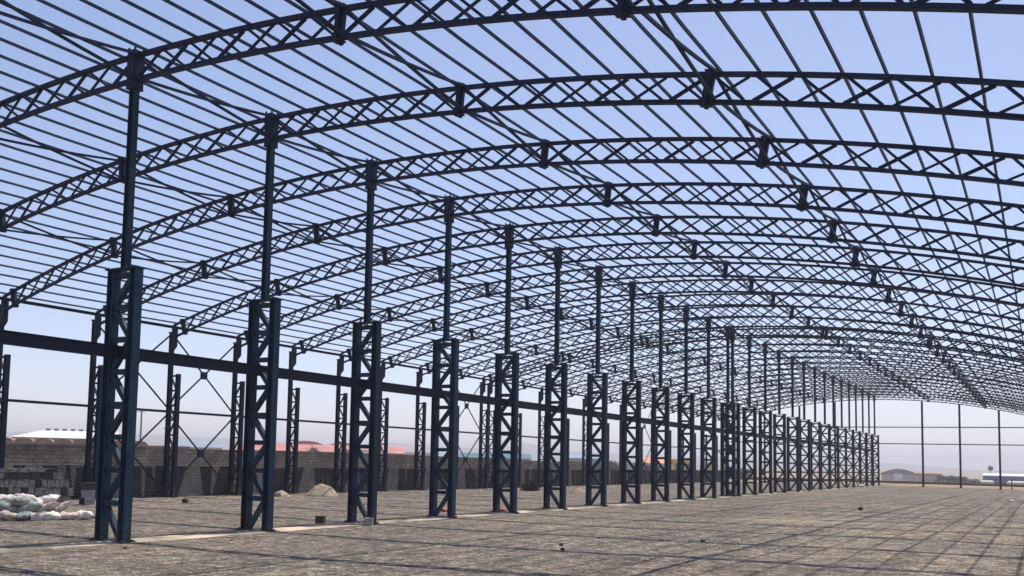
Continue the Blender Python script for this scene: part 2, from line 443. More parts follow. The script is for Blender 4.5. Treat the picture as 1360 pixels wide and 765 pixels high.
for s in ME_SPL: put(s, 'splice_plate', tr)
for i in range(1, len(FR)): dup(tr, (0, FR[i], 0), truss_label(i))
dup(tr, (0, 10.9, 0), 'arched lattice truss nearer than the picture shows, above its top left corner')
dup(protoB, (0, 10.9, 0), 'lattice column of the centre row just beyond the left edge of the picture')

# ------------------------------------------------------------------ purlins: each runs the whole length on top of the trusses
arc = .853
xs = [0.35]
while xs[-1] < XE-.2:
    xs.append(xs[-1]+arc/sqrt(1+(xs[-1]/RR(1))**2))
left = [0.35-arc]
while left[-1] > -XE+.15: left.append(left[-1]-arc/sqrt(1+(left[-1]/RR(-1))**2))
PX = sorted(left[:-1]+xs[:-1])
lines = [(-2*SEG, 'the brace line nearer the left eave'), (-SEG, 'the brace line left of the centre columns'), (0, 'the brace line over the centre columns'),
         (SEG, 'the brace line right of the centre columns'), (2*SEG, 'the brace line nearest overhead')]
cnt = {}
for x in PX:
    base_i = max([k for k, (lx, _) in enumerate(lines) if lx <= x], default=None)
    if base_i is None:
        cnt['e'] = cnt.get('e', 0)+1; lab = f'dark roof purlin spanning all trusses, {ORD[cnt["e"]]} up from the left eave'
    else:
        cnt[base_i] = cnt.get(base_i, 0)+1
        lab = f'dark roof purlin, {ORD[cnt[base_i]]} to the right of {lines[base_i][1]}'
    nn = nrm(x); mb = MB(); rings = []
    yy = [5.0]+FR+[YEND+.35]
    for a in range(len(yy)-1):
        for tt in ((0, .5) if a < len(yy)-2 else (0, 1)):
            y = yy[a]+(yy[a+1]-yy[a])*tt
            sag = -.012*(1 if tt == .5 else 0)+rnd.uniform(-.006, .006); jx = rnd.uniform(-.008, .008)
            c = top_pt(x+jx, .047+.04+sag)
            w, h = .042, .07
            tx = (nn[1], -nn[0])
            rings.append([(c[0]+tx[0]*sa*w/2+nn[0]*su*h/2, y, c[1]+tx[1]*sa*w/2+nn[1]*su*h/2) for sa, su in ((-1,-1),(1,-1),(1,1),(-1,1))])
    mb.sweep(rings)
    tag(mb.build('roof_purlin', M_PUR), lab, 'purlin', 'roof purlins')

# ------------------------------------------------------------------ crossed longitudinal braces between neighbouring trusses
def brace_rod(p, q, sag, t):
    mb = MB(); rings = []
    for i in range(7):
        u = i/6; c = [p[k]+(q[k]-p[k])*u for k in range(3)]; c[2] -= sag*4*u*(1-u)
        rings.append([(c[0]+a*t/2, c[1], c[2]+b*t/2) for a, b in ((-1,-1),(1,-1),(1,1),(-1,1))])
    mb.sweep(rings); return mb
BL = [(-2*SEG, 'line by left eave'), (-SEG, 'line left of centre columns'), (0, 'line over centre columns'),
      (SEG, 'line right of centre columns'), (2*SEG, 'line nearest overhead'), (3*SEG, 'line along right edge')]
def bay_name(i):
    if i < 0: return 'nearer than the first truss'
    if i < 10: return f'between {ORD[i+1]} and {ORD[i+2]} trusses'
    if i == 10: return 'just before the close-set trusses'
    return f'{ORD[i-11]} bay beyond the close-set trusses'
for x, where in BL:
    protos = {}
    for i in range(-1, len(FR)-1):
        if i == 11: continue
        y0, y1 = (FR[i] if i >= 0 else 10.9)+.06, FR[i+1]-.06; d = round(y1-y0, 2)
        lab = f'roof brace rods {bay_name(i)}, {where}'
        if d in protos:
            dup(protos[d], (x, y0, ztop(x)), lab)
            continue
        t = thing('roof_cross_brace', lab, 'roof brace', (x, y0, ztop(x)), 0, 'crossed roof braces')
        a = .12 if x >= 0 else -.12
        brace_rod((-.034+a, 0, .0), (-.028+a, d, -DEPTH+.02), .05, .062).build('rod', M_ROOF, t)
        brace_rod((.034+a, 0, -DEPTH+.02), (.034+a, d, .0), .05, .062).build('rod', M_ROOF, t)
        protos[d] = t

# ------------------------------------------------------------------ outer row of columns on the left
XT, XR, ZS = -20.1, -19.5, 6.45
def outer_proto(flip, label):
    t = thing('outer_column', label, 'column', group='stepped lattice columns of the outer row')
    mb = MB(); mb.ibeam('z', (XT, 0), .04, 8.64, .2, .22, .02); mb.build('tall_chord', M_OUT, t)
    mb = MB(); mb.ibeam('z', (XR, 0), .04, ZS, .19, .22, .02); mb.build('short_chord', M_OUT, t)
    n = 8; z0 = .12; z1 = ZS-.1
    for k in range(n+1):
        z = z0+(z1-z0)*k/n
        mb = MB(); mb.box(XT+.101, XR-.096, -.05, .05, z-.045, z+.045); mb.build('strut', M_OUT, t)
    for k in range(n):
        za = z0+(z1-z0)*k/n+.047; zb = z0+(z1-z0)*(k+1)/n-.047
        a, b = XT+.105, XR-.1
        if (k+flip) % 2: a, b = b, a
        mb = MB(); mb.bar((a, 0, za), (b, 0, zb), .07, .085, (0,1,0)); mb.build('diagonal', M_OUT, t)
    mb = MB(); mb.box(XT-.2, XR+.2, -.18, .18, -.02, .038); mb.build('base_plate', M_OUT, t)
    mb = MB()
    for yy in (-.012, .012):
        pass
    mb.sweep([[(XT+.101, -.13, 7.75), (XT+.101, .13, 7.75), (XT+.101, .13, 8.98), (XT+.101, -.13, 8.98)],
              [(XT+.30, -.13, 7.95), (XT+.30, .13, 7.95), (XT+.30, .13, 8.99), (XT+.30, -.13, 8.99)]])
    mb.box(XT-.14, XT+.14, -.14, .14, 8.641, 8.70)
    mb.build('eave_bracket', M_OUT, t)
    return t
def out_label(i):
    if i == 2: return 'outer row column cut by the left edge of the picture'
    if i == 3: return 'stepped lattice column of the outer row rising behind the rough block wall'
    if i in (11, 12): return ('nearer' if i == 11 else 'farther')+' of the doubled stepped columns in the outer row'
    if i < 11: return f'stepped lattice column of the outer row, {ORD[i-2]} from the left edge'
    return f'small distant stepped column of the outer row, {ORD[i-12]} beyond its doubled pair'
oA = outer_proto(0, out_label(2)); oA.location = (0, FR[2], -.15)
oB = outer_proto(1, out_label(3)); oB.location = (0, FR[3], -.15)
for i in range(4, len(FR)): dup(oA if i % 2 == 0 else oB, (0, FR[i], -.15), out_label(i))

mb = MB(); mb.ibeam('y', (XT+.02, 8.83), 12, YEND+.2, .12, .14, .012)
tag(mb.build('eave_beam', M_OUT), 'dark eave beam along the tops of the outer row columns', 'beam')
mb = MB(); mb.box(XR+.10, XR+.20, 12, YEND+.2, 4.22, 4.34)
tag(mb.build('wall_rail', M_OUT), 'thin dark horizontal rail at mid height along the outer row columns', 'rail')

def wall_brace(i, z0, z1, lab):
    y0, y1 = FR[i]+.12, FR[i+1]-.12; d = y1-y0
    t = thing('wall_cross_brace', lab, 'wall brace', (XT, y0, z0), 0, 'crossed wall braces of the outer row')
    mb = MB(); mb.bar((-.03, 0, 0), (-.03, d, z1-z0), .05, .075); mb.build('rod', M_OUT, t)
    mb = MB(); mb.bar((.03, 0, z1-z0), (.03, d, 0), .05, .075); mb.build('rod', M_OUT, t)
    mb = MB(); mb.box(.06, .075, d/2-.2, d/2+.2, (z1-z0)/2-.2, (z1-z0)/2+.2)
    mb.box(-.075, -.06, d/2-.2, d/2+.2, (z1-z0)/2-.2, (z1-z0)/2+.2); mb.build('joint_plate', M_OUT, t)
def wb_name(i):
    return {3: 'behind the nearest centre column', 4: 'in the bay right of the nearest centre column',
            9: 'two bays before the doubled outer columns', 10: 'just before the doubled outer columns', 19: 'in the far part of the outer row'}[i]
for i in (3, 4, 10, 19):
    wall_brace(i, 4.5, 8.35, f'upper crossed wall brace {wb_name(i)}, above the rail')
    wall_brace(i, .15, 4.1, f'lower crossed wall brace {wb_name(i)}, below the rail')

# ------------------------------------------------------------------ far end wall frame
ez = YEND+.25
posts = [(-14.3,'fourth'), (-9.6,'third'), (-5.0,'second'), (5.64,'first'), (9.92,'second'), (14.28,'third'), (18.6,'fourth')]
for x, w in posts:
    mb = MB(); mb.ibeam('z', (0, 0), 0, top_pt(x, -DEPTH)[1]-.06, .23, .2, .02)
    side = 'right' if x > 0 else 'left'
    lab = (f'thin dark end wall post, {w} to the {side} of the farthest centre column' if w else 'thin dark end wall post immediately beside the farthest centre column')
    t = thing('end_wall_post', lab, 'post', (x, ez, 0), 0, 'end wall posts')
    mb.build('shaft', M_OUT, t)
    mb = MB(); mb.box(-.2, .2, -.2, .2, -.02, .03); mb.build('base_plate', M_OUT, t)
for z, w in ((5.57, 'lower'), (7.76, 'upper')):
    mb = MB(); mb.box(-19.4, 19.8, ez+.11, ez+.21, z-.06, z+.06)
    tag(mb.build('end_wall_girt', M_OUT), f'{w} of the two thin horizontal girts across the far end wall', 'girt', 'end wall girts')
mb = MB(); mb.box(-.06, .06, -.06, .06, 0, 1.25); mb.box(-.075, .075, -.075, .075, 1.25, 1.3)
tag(mb.build('marker_post', M_OUT), 'short dark post standing by the end wall, right of the third post', 'post').location = (15.4, 146, 0)

# ------------------------------------------------------------------ masonry on the left
# low foundation wall between the outer columns, with dark slanting panels
t = MB()
fy0, fy1 = 24.0, YEND+.5
nseg = 60
for a in range(nseg):
    y0 = fy0+(fy1-fy0)*a/nseg; y1 = fy0+(fy1-fy0)*(a+1)/nseg
rings = []
for a in range(nseg+1):
    y = fy0+(fy1-fy0)*a/nseg; zt = 1.47+.02*mnoise.noise((y, 0, 0))
    rings.append([(-20.75, y, -.5), (-20.36, y, -.5), (-20.36, y, zt), (-20.75, y, zt)])
t.sweep(rings)
t.mi = 1
for i in range(2, len(FR)-1):
    y0, y1 = FR[i], FR[i+1]
    if y1-y0 < 3: continue
    j = lambda: rnd.uniform(-.22, .22)
    def panel(b0, b1, t0, t1, zt):
        vs = [(-20.358, y0+b0, -.4), (-20.358, y0+b1, -.4), (-20.358, y0+t1, zt), (-20.358, y0+t0, zt)]
        vf = [(-20.335, v[1], v[2]) for v in vs]
        t.add(vs+vf, [(4,5,6,7),(0,1,5,4),(1,2,6,5),(2,3,7,6),(3,0,4,7)])
    panel(-.5+j(), .25+j(), -.45+j(), .85+j(), 1.40+j()*.2)
    panel(.45+j(), 1.15+j(), 1.15+j(), 1.85+j(), 1.40+j()*.2)
    panel(3.05+j(), 3.6+j(), 2.9+j(), 3.75+j(), 1.40+j()*.2)
    panel(3.85+j(), 4.45+j(), 4.0+j(), 4.45+j(), 1.38+j()*.2)
tag(t.build('foundation_wall', [M_FOUND, M_DARKP]), 'low masonry wall with dark slanting panels between the outer row columns', 'wall')

w = thing('boundary_wall', 'long grey concrete block wall behind the outer row columns', 'wall', (-26, 0, 0))
mb = MB(); rings = []
for a in range(41):
    y = 14+92*a/40; zt = 2.44+.06*mnoise.noise((y*.12, 2, 0))-.25*smooth(66, 90, y)
    rings.append([(-.12, y, -.5), (.12, y, -.5), (.12, y, zt), (-.12, y, zt)])
mb.sweep(rings); mb.build('block_face', M_BLOCK, w)
mb = MB(); rings = []
for a in range(14):
    y = 14+26*a/13; zt = 2.443+.06*mnoise.noise((y*.12, 2, 0))
    rings.append([(-.16, y, zt), (.15, y, zt), (.15, y, zt+.06), (-.16, y, zt+.06)])
mb.sweep(rings); mb.build('coping', M_CONC, w)

# rough unfinished block wall on the far left, in front of the outer row
def rough_block(mb, c, u, sx, sy, sz, tilt=0):
    vs = []
    for dz in (0, 1):
        for dy in (-.5, .5):
            for dx in (-.5, .5):
                jx, jy, jz = (rnd.uniform(-.02, .02) for _ in range(3))
                X = dx*sx+jx; Yv = dy*sy+jy
                vs.append((c[0]+u[0]*X-u[1]*Yv+tilt*dz*sz*u[0], c[1]+u[1]*X+u[0]*Yv+tilt*dz*sz*u[1], c[2]+dz*sz+jz))
    mb.add(vs, [(0,2,3,1),(4,5,7,6),(0,1,5,4),(2,6,7,3),(0,4,6,2),(1,3,7,5)])
wl = thing('rough_block_wall', 'rough unfinished wall of pale and dark blocks behind the heap of sacks', 'wall', (-17.3, 23.2, -.2))
U = (.28, .96); Ln = 4.3*1.03
mp, md = MB(), MB()
courses = [(.0,.42),(.44,.34),(.80,.32),(1.14,.26),(1.42,.14)]
for ci, (z, h) in enumerate(courses):
    s = -1.2
    while s < Ln+.1:
        wd = rnd.uniform(.16, .30) if ci in (0, 1, 2) else rnd.uniform(.3, .55)
        if s+wd > Ln-.25*max(0, ci-1)-rnd.uniform(0, .2): break
        c = (U[0]*(s+wd/2), U[1]*(s+wd/2), z)
        dark = (.1 < s < 1.6 and ci < 4 and s < 1.75-.35*ci) or (ci == 3 and rnd.random() < .55) or (ci == 4 and rnd.random() < .3) or rnd.random() < .12
        rough_block(md if dark else mp, c, U, wd-.012, .3+rnd.uniform(-.03, .05), h*(rnd.uniform(.9, 1.02)), rnd.uniform(-.12, .12) if ci < 3 else 0)
        s += wd+.008
mp.build('pale_blocks', M_STUB, wl); md.build('dark_blocks', M_STUBD, wl)
# loose concrete blocks at its right end
for k, (a, b, z, dk, lab) in enumerate([
        (-15.5, 27.75, -.17, 0, 'pale loose concrete block on the ground at the end of the rough wall'),
        (-15.85, 27.85, -.17, 1, 'dark bottom block beside the end of the rough block wall'),
        (-15.75, 27.85, .16, 0, 'grey middle block stacked at the end of the rough block wall'),
        (-15.78, 27.83, .48, 1, 'dark topmost block stacked at the end of the rough block wall')]):
    mb = MB(); rough_block(mb, (0,0,0), (.6,.8), .56 if k else .4, .32, .31)
    o = mb.build('concrete_block', M_STUBD if dk else M_CONC); o.location = (a, b, z)
    tag(o, lab, 'block', 'loose blocks by the rough wall')

# ------------------------------------------------------------------ heap of sacks
def sack_mesh(seed, m, L_=1.0, W=.5, H=.27):
    r = random.Random(seed); mb = MB(); rings = []; n = 22; K = 20
    for i in range(K+1):
        u = -1+2*i/K
        sh = (1-abs(u)**3.2)**.6 if abs(u) < 1 else 0
        wid = W/2*(.97+.05*u*u-.10*(1-abs(u)**2)*.3); hei = H/2*max(.06, sh)
        bend = .05*sin(u*2.2+seed)
        ring = []
        for k in range(n):
            a = 2*pi*k/n
            e = lambda c: math.copysign(abs(c)**.75, c)
            nz = mnoise.noise((u*2.6+seed, cos(a)*1.3, sin(a)*1.3))*.036+mnoise.noise((u*5+seed, cos(a)*2.2, sin(a)*2.2))*.020-.012*max(0, sin(u*17+4*cos(a)+seed))**3
            ring.append((u*L_/2, e(cos(a))*(wid+nz), e(sin(a))*(hei+nz*(.4+sh))+bend*.5))
        rings.append(ring)
    mb.sweep(rings); return mb.mesh('sack', m, True)
SM = {c: [sack_mesh(s+o, m) for s in range(3)] for c, m, o in (('w', M_SACKW, 0), ('p', M_SACKP, 10), ('g', M_SACKG, 20))}
u_ = (.60, .80); v_ = (-.80, .60); O_ = (-7.72, 19.05)
sacks = [  # u, v, z, yaw, pitch, roll, colour, label
 (-1.55,-.15,.13, .15,0,0,'w','white sack lying flat at the front left of the heap'),
 (-1.05,.05,.16, .5,.25,0,'p','pinkish sack bent over the front left of the heap'),
 (-.95,.75,.13, .1,0,0,'g','grey green sack at the far back left of the heap'),
 (-.35,-.35,.13, 1.2,.1,.1,'p','pinkish sack lying end on at the front middle of the heap'),
 (.05,-.25,.13, .9,0,0,'g','grey green sack at the front foot of the heap'),
 (.62,-.35,.12, .05,0,0,'w','white sack lying flat at the front right of the heap'),
 (1.25,-.05,.13, -.1,-.08,0,'p','pinkish sack stretched out at the right end of the heap'),
 (1.62,.02,.11, -.15,-.1,0,'w','white sack tip forming the far right tail of the heap'),
 (.1,.8,.13, .3,0,0,'w','white sack low down at the back of the heap'),
 (.9,.75,.13, -.2,0,0,'p','pinkish sack low down at the back right of the heap'),
 (-.85,.45,.37, .7,.2,0,'p','pinkish sack in the second layer on the left of the heap'),
 (-.45,.15,.36, -.4,.1,.2,'g','grey green sack in the second layer near the middle'),
 (.1,.1,.36, .5,-.1,0,'g','folded grey green sack in the middle of the heap'),
 (.55,.2,.35, -.3,-.15,0,'p','pinkish sack sloping down the right side of the heap'),
 (.98,.35,.34, -.2,-.25,0,'p','pinkish sack sliding off the right shoulder of the heap'),
 (-.35,.5,.58, .2,0,.1,'w','white sack on the left of the top layer'),
 (.1,.5,.60, -.5,.3,0,'w','peaked white sack at the very top of the heap'),
 (.55,.55,.57, -.2,-.2,0,'w','long white sack on the right of the top layer'),
 (-.05,.1,.53, 1.0,.1,0,'g','grey green sack lying across the front of the top layer'),
]
for k, (a, b, z, yw, pt, rl, c, lab) in enumerate(sacks):
    o = put(SM[c][k % 3], 'sack')
    o.location = (O_[0]+u_[0]*a+v_[0]*b, O_[1]+u_[1]*a+v_[1]*b, z-.015)
    o.rotation_euler = (rl+rnd.uniform(-.35, .35), pt+rnd.uniform(-.12, .12)*(1 if z < .2 else 1.7), atan2(u_[1], u_[0])+yw+rnd.uniform(-.55, .55))
    s = rnd.uniform(.74, .98); o.scale = (s*rnd.uniform(.95, 1.12), s*rnd.uniform(.8, 1), rnd.uniform(.85, 1.15))
    tag(o, lab, 'sack', 'sacks in the heap')

# ------------------------------------------------------------------ mounds, stones, scraps on the floor
def mound(name, lab, cat, x, y, rx, ry, h, m, seed):
    mb = MB(); n, K = 28, 9; rings = []
    for k in range(K+1):
        f = k/K
        ring = []
        for i in range(n):
            a = 2*pi*i/n; wob = 1+.22*mnoise.noise((cos(a)*1.4+seed, sin(a)*1.4, f))
            rr = (1-f)**.9
            z = h*(1-(1-f)**1.7)*(1+.2*mnoise.noise((cos(a)*2, sin(a)*2, seed+f*3)))
            ring.append((rx*rr*wob*cos(a), ry*rr*wob*sin(a), z-.06))
        rings.append(ring)
    mb.sweep(rings, True)
    o = mb.build(name, m, None, True); o.location = (x, y, zg(x, y)); return tag(o, lab, cat)
mound('sand_mound', 'pale sand mound in front of the outer row, left of the third centre column', 'mound', -16.9, 45.4, 1.08, .95, .74, M_SAND, 1)
mound('earth_mound', 'low earth hump beside the sand mound, by the second centre column', 'mound', -17.6, 42.6, .7, .6, .38, M_SAND, 2)
mound('soil_mound', 'reddish soil mound between the sixth and seventh centre columns', 'mound', -8.7, 63.8, .95, 1.0, .46, M_SOIL, 3)
mound('gravel_heap', 'small pale gravel heap near the fifth centre column', 'mound', -13.5, 61.5, .6, .6, .22, M_CONC, 4)

t = thing('dry_bush', 'dark dry bush on the ground before the outer row, right of the fifth centre column', 'bush', (-14.5, 68.2, -.14))
mb = MB()
for i in range(260):
    a = rnd.random()*6.28; e = rnd.uniform(.1, 1.4); l = rnd.uniform(.3, 1.0)
    p = (rnd.uniform(-.4, .4), rnd.uniform(-.4, .4), 0); q = (p[0]+l*cos(a)*cos(e)*.8, p[1]+l*sin(a)*cos(e)*.8, l*sin(e))
    mb.bar(p, q, .035, .02)
mb.build('twigs', M_TWIG, t)
mb = MB()
for i in range(320):
    a = rnd.random()*6.28; r = rnd.random()**.5*.85; z = rnd.uniform(.05, .75)*(1-r*.6); s = rnd.uniform(.03, .08)
    c = (r*cos(a), r*sin(a), z); d = [rnd.uniform(-s, s) for _ in range(6)]
    mb.add([(c[0]-s, c[1]+d[0], c[2]+d[1]), (c[0]+s, c[1]+d[2], c[2]-d[1]), (c[0]+d[3], c[1]+d[4], c[2]+s)], [(0,1,2)])
mb.build('dead_leaves', M_TWIG, t)

def rock(name, lab, cat, x, y, r, m, squash=.75):
    mb = MB(); n, K = 9, 5; rings = []; sd = rnd.random()*50
    for k in range(K+1):
        f = pi*k/K; rad = max(.05, sin(f))
        rings.append([(r*rad*cos(2*pi*i/n)*(1+.35*mnoise.noise((i*.9+sd, k, 0))), r*rad*sin(2*pi*i/n)*(1+.35*mnoise.noise((i*.9+sd, k, 4))), r*squash*(.75-cos(f))) for i in range(n)])
    mb.sweep(rings); o = mb.build(name, m); o.location = (x, y, zg(x, y)); return tag(o, lab, cat)
mb = MB(); rough_block(mb, (0,0,0), (.9,.43), .26, .24, .24)
o = mb.build('concrete_block', M_CONC); o.location = (.66, 25.62, .0); tag(o, 'small pale topped concrete block at the foot of the third centre column', 'block')
mb = MB(); rough_block(mb, (0,0,0), (.9,.43), .27, .25, .23)
o = mb.build('concrete_block', M_STUBD); o.location = (-.95, 25.2, .0); tag(o, 'dark block lying left of the third centre column', 'block')
rock('stone', 'dark stone on the ground between the two nearest centre columns', 'stone', -14.5, 32.3, .17, M_DSTONE)
rock('stone', 'black stone alone in the middle of the far right gravel floor', 'stone', 11.04, 53.9, .14, M_DSTONE)
rock('stone', 'dark stone in the foreground, lower of a close pair at bottom centre', 'stone', 9.15, 21.75, .055, M_DSTONE)
rock('stone', 'dark stone in the foreground, upper of a close pair at bottom centre', 'stone', 8.55, 23.0, .06, M_DSTONE)
rock('stone', 'dark flat stone right of the pair at bottom centre', 'stone', 11.0, 26.9, .07, M_DSTONE, .5)
rock('stone', 'dark pebble on the gravel below the nearest centre column', 'stone', 1.6, 15.0, .05, M_DSTONE)
rock('stone', 'white stone lying far off at the end of the centre row', 'stone', .5, 126.0, .42, M_SACKW, .5)
rock('stone', 'small white stone on the gravel near the right edge', 'stone', 16.9, 82.0, .16, M_SACKW, .6)
for k, (x, y, m, lab) in enumerate([(-2.2, 35.0, M_RED, 'red scrap on the ground left of the fourth centre column foot'), (-.75, 37.4, M_RED, 'red scrap on the ground right of the fourth centre column foot'),
                                    (-17.3, 66.5, M_SACKW, 'white scrap against the outer row near the fifth centre column'), (-16.3, 63.5, M_SACKW, 'white rag on the ground beside the fifth centre column')]):
    mb = MB(); K = 6; rings = []
    for i in range(K+1):
        u = -1+2*i/K; hh = .07*(1-u*u)+.02
        rings.append([(u*.16, .10*cos(a)*(1-.4*u*u), hh*(1+sin(a))*.7+.02*mnoise.noise((u*3, a, k))) for a in [2*pi*q/8 for q in range(8)]])
    mb.sweep(rings); o = mb.build('scrap', m, None, True); o.location = (x, y, zg(x, y)); o.rotation_euler = (0, 0, k*.8); tag(o, lab, 'scrap')

# ------------------------------------------------------------------ distant surroundings
def pdir(az): a = radians(az); return (sin(a), cos(a))
CX = 18.94
def place(az, D): d = pdir(az); return (CX+d[0]*D, d[1]*D)
def hall(name, lab, cat, az, D, W, Lg, H, roof, mw, mr, zb=0, group=None, turn=0, rise=1.5, doors=3, mdoor=None, mgable=None):
    """box walls + roof ('arch' with its axis away from us, or 'shed' / 'gable' with its ridge across our view)"""
    x, y = place(az, D); t = thing(name, lab, cat, (x, y, zb), radians(-az+turn), group)
    mb = MB(); mb.box(-W/2, W/2, 0, Lg, -1.5, H)
    mb.build('wall', mw, t)
    o = .25
    if roof == 'arch':
        n = 14; A = []
        for i in range(n+1):
            a = pi*i/n; A.append((-(W/2+o)*cos(a), H+rise*sin(a)))
        mb = MB()
        rr = [[(p[0], -o, p[1]+.02), (p[0], Lg+o, p[1]+.02), (p[0]*.985, Lg+o, p[1]-.28), (p[0]*.985, -o, p[1]-.28)] for p in A]
        mb.sweep(rr); mb.build('roof', mr, t)
        mb = MB(); pts = [(p[0]*.97, .3, max(H+.002, p[1]-.26)) for p in A]
        mb.sweep([pts, [(p[0], Lg-.3, p[2]) for p in pts]]); mb.build('gable', mgable or M_DARKOP, t)
    elif roof == 'gable':
        mb = MB()
        mb.sweep([[(-W/2-o, -o, H), (-W/2-o, Lg/2, H+rise), (-W/2-o, Lg+o, H), (-W/2-o, Lg+o, H+.2), (-W/2-o, Lg/2, H+rise+.2), (-W/2-o, -o, H+.2)],
                  [(W/2+o, -o, H), (W/2+o, Lg/2, H+rise), (W/2+o, Lg+o, H), (W/2+o, Lg+o, H+.2), (W/2+o, Lg/2, H+rise+.2), (W/2+o, -o, H+.2)]])
        mb.build('roof', mr, t)
    else:
        mb = MB(); mb.box(-W/2-o, W/2+o, -o, Lg+o, H+.002, H+rise); mb.build('roof', mr, t)
    for k in range(doors):
        xx = -W/2+W*(k+.5)/doors
        d = MB(); d.box(xx-W/doors*.22, xx+W/doors*.22, -.08, -.003, -1.4, H*.72)
        d.build('door', mdoor or M_DARKOP, t)
    return t
# far left: brown scalloped sheds with a long white roof behind them
t = thing('barrel_shed', 'long brown shed with a scalloped roof edge behind the block wall at far left', 'shed', (-86, 74, -.1), radians(50))
mb = MB(); mb.box(-7, 20, 0, 8, -.5, 3.05); mb.build('wall', M_BROWN, t)
for k in range(8):
    n = 10; c0 = -2.0+k*2.25
    A = [(c0-1.1*cos(pi*i/n), 3.052+.55*sin(pi*i/n)) for i in range(n+1)]
    mb = MB(); mb.sweep([[(p[0], .02, p[1]) for p in A], [(p[0], 7.9, p[1]) for p in A]]); mb.build('vault', M_BROWN, t)
x, y = place(-53, 214)
t = thing('white_roof_hall', 'long hall with a bright white sloping roof at far left beyond the brown shed', 'hall', (x, y, 0), radians(50))
mb = MB(); mb.box(-9, 11, 4, 28, -1, 4.5); mb.build('wall', M_PALE, t)
mb = MB(); mb.sweep([[(-9, 0, 4.51), (-4, 16, 6.3), (-9, 32, 4.51)], [(12, 0, 4.51), (12, 16, 6.45), (12, 32, 4.51)]]); mb.build('roof', M_WHITE, t)
for k in range(9):
    mb = MB(); mb.box(-3.2+k*1.7, -2.3+k*1.7, 15.5, 16.5, 6.25, 6.7); mb.build('roof_vent', M_POLE, t)
for az, D, h, lab in ((-48.6, 190, 10.2, 'thin pole standing before the white roofed hall at far left'),
                      (-50.6, 190, 6.8, 'short thin pole left of the tall one before the white roof'),
                      (-47.2, 190, 7.2, 'short thin pole right of the tall one before the white roof'),
                      (-41.25, 290, 11.2, 'utility pole left of the red roofs, beside the third outer column'),
                      (-35.4, 290, 11.0, 'utility pole among the red roofs left of the third centre column')):
    x, y = place(az, D); t = thing('utility_pole', lab, 'pole', (x, y, 0), radians(-az), 'distant utility poles')
    mb = MB(); mb.lathe([(.2, -.5), (.14, h)], 7); mb.build('shaft', M_POLE, t)
    mb = MB(); mb.box(-.7, .7, -.06, .06, h-.7, h-.58); mb.build('crossarm', M_POLE, t)
hall('long_shed', 'pale grey low shed beyond the block wall, right of the nearest centre column', 'shed', -45.6, 300, 16, 10, 3.6, 'gable', M_PALE, M_GREYB, rise=2.0)
# red roofs
for az, W, h, lab in ((-41.6, 11, 4.6, 'leftmost of the red arched halls beyond the block wall'), (-39.3, 12, 5.6, 'second of the red arched halls, near the second centre column'),
                   (-37.1, 11, 5.2, 'third of the red arched halls, between second and third centre columns'), (-35.3, 8, 5.0, 'rightmost of the red arched halls, beside the utility pole')):
    hall('red_roof_hall', lab, 'hall', az, 330, W, 26, h-.5, 'arch', M_PALE, M_REDROOF, group='red arched halls', rise=1.9, doors=2, mgable=M_REDROOF)
hall('red_roof_shed', 'long low red roofed shed in front of the red arched halls', 'shed', -38.4, 270, 46, 8, 3.1, 'gable', M_PALE, M_REDROOF, rise=1.9, doors=6)
hall('white_container', 'small white container cabin standing before the red roofs', 'container', -36.0, 240, 5.5, 2.6, 3.7, 'shed', M_WHITE, M_PALE, rise=.15, doors=1)
# middle
hall('white_roof_shed', 'low shed with a thin white roof right of the third centre column', 'shed', -33.3, 310, 17, 10, 3.4, 'shed', M_PALE, M_WHITE, rise=.55)
hall('brick_house', 'small reddish brown house under the teal roof, right of the fourth centre column', 'house', -29.7, 200, 4.6, 6, 1.95, 'shed', M_MAROON, M_MAROON, rise=.2, doors=1)
hall('teal_roof_hall', 'long hall with a teal roof, between the fourth and sixth centre columns', 'hall', -28.2, 330, 24, 14, 2.6, 'gable', M_GREYB, M_TEAL, rise=1.6)
hall('grey_blue_hall', 'pale grey blue hall between the sixth and seventh centre columns', 'hall', -23.0, 330, 13, 12, 3.2, 'gable', M_GREYB, M_GREYB, rise=.9)
hall('white_band_shed', 'very low shed with a white roof line by the eighth centre column', 'shed', -20.9, 300, 12, 8, 1.9, 'shed', M_PALE, M_WHITE, rise=.5)
hall('orange_roof_shed', 'shed with a bright orange roof by the ninth centre column', 'shed', -18.9, 310, 8.5, 8, 2.1, 'gable', M_PALE, M_ORANGE, rise=1.7)
hall('yellow_shed', 'yellow shed by the tenth centre column', 'shed', -17.5, 310, 6.5, 7, 3.4, 'shed', M_YELLOW, M_YELLOW, rise=.25, doors=2)
# yellow excavator
x, y = place(-16.2, 300)
t = thing('excavator', 'yellow excavator with raised arm seen far off near the eleventh centre column', 'excavator', (x, y, -.2), radians(25))
for s in (-1, 1):
    mb = MB(); mb.sweep([[(a, s*1.1-.3, b) for a, b in ((-1.8,.25),(-1.5,0),(1.5,0),(1.8,.25),(1.8,.6),(1.5,.85),(-1.5,.85),(-1.8,.6))],
                         [(a, s*1.1+.3, b) for a, b in ((-1.8,.25),(-1.5,0),(1.5,0),(1.8,.25),(1.8,.6),(1.5,.85),(-1.5,.85),(-1.8,.6))]]); mb.build('track', M_DARKOP, t)
mb = MB(); mb.box(-2.0, 1.2, -1.2, 1.2, .9, 2.0); mb.build('body', M_YELLOW, t)
mb = MB(); mb.box(.0, 1.3, -1.15, -.1, 2.001, 3.2); mb.build('cab', M_YELLOW, t)
mb = MB(); mb.bar((1.0,.4,1.7), (3.0,.4,6.8), .4, .55); mb.build('boom', M_YELLOW, t)
mb = MB(); mb.bar((3.0,.45,6.9), (5.0,.45,4.2), .3, .4); mb.build('stick', M_YELLOW, t)
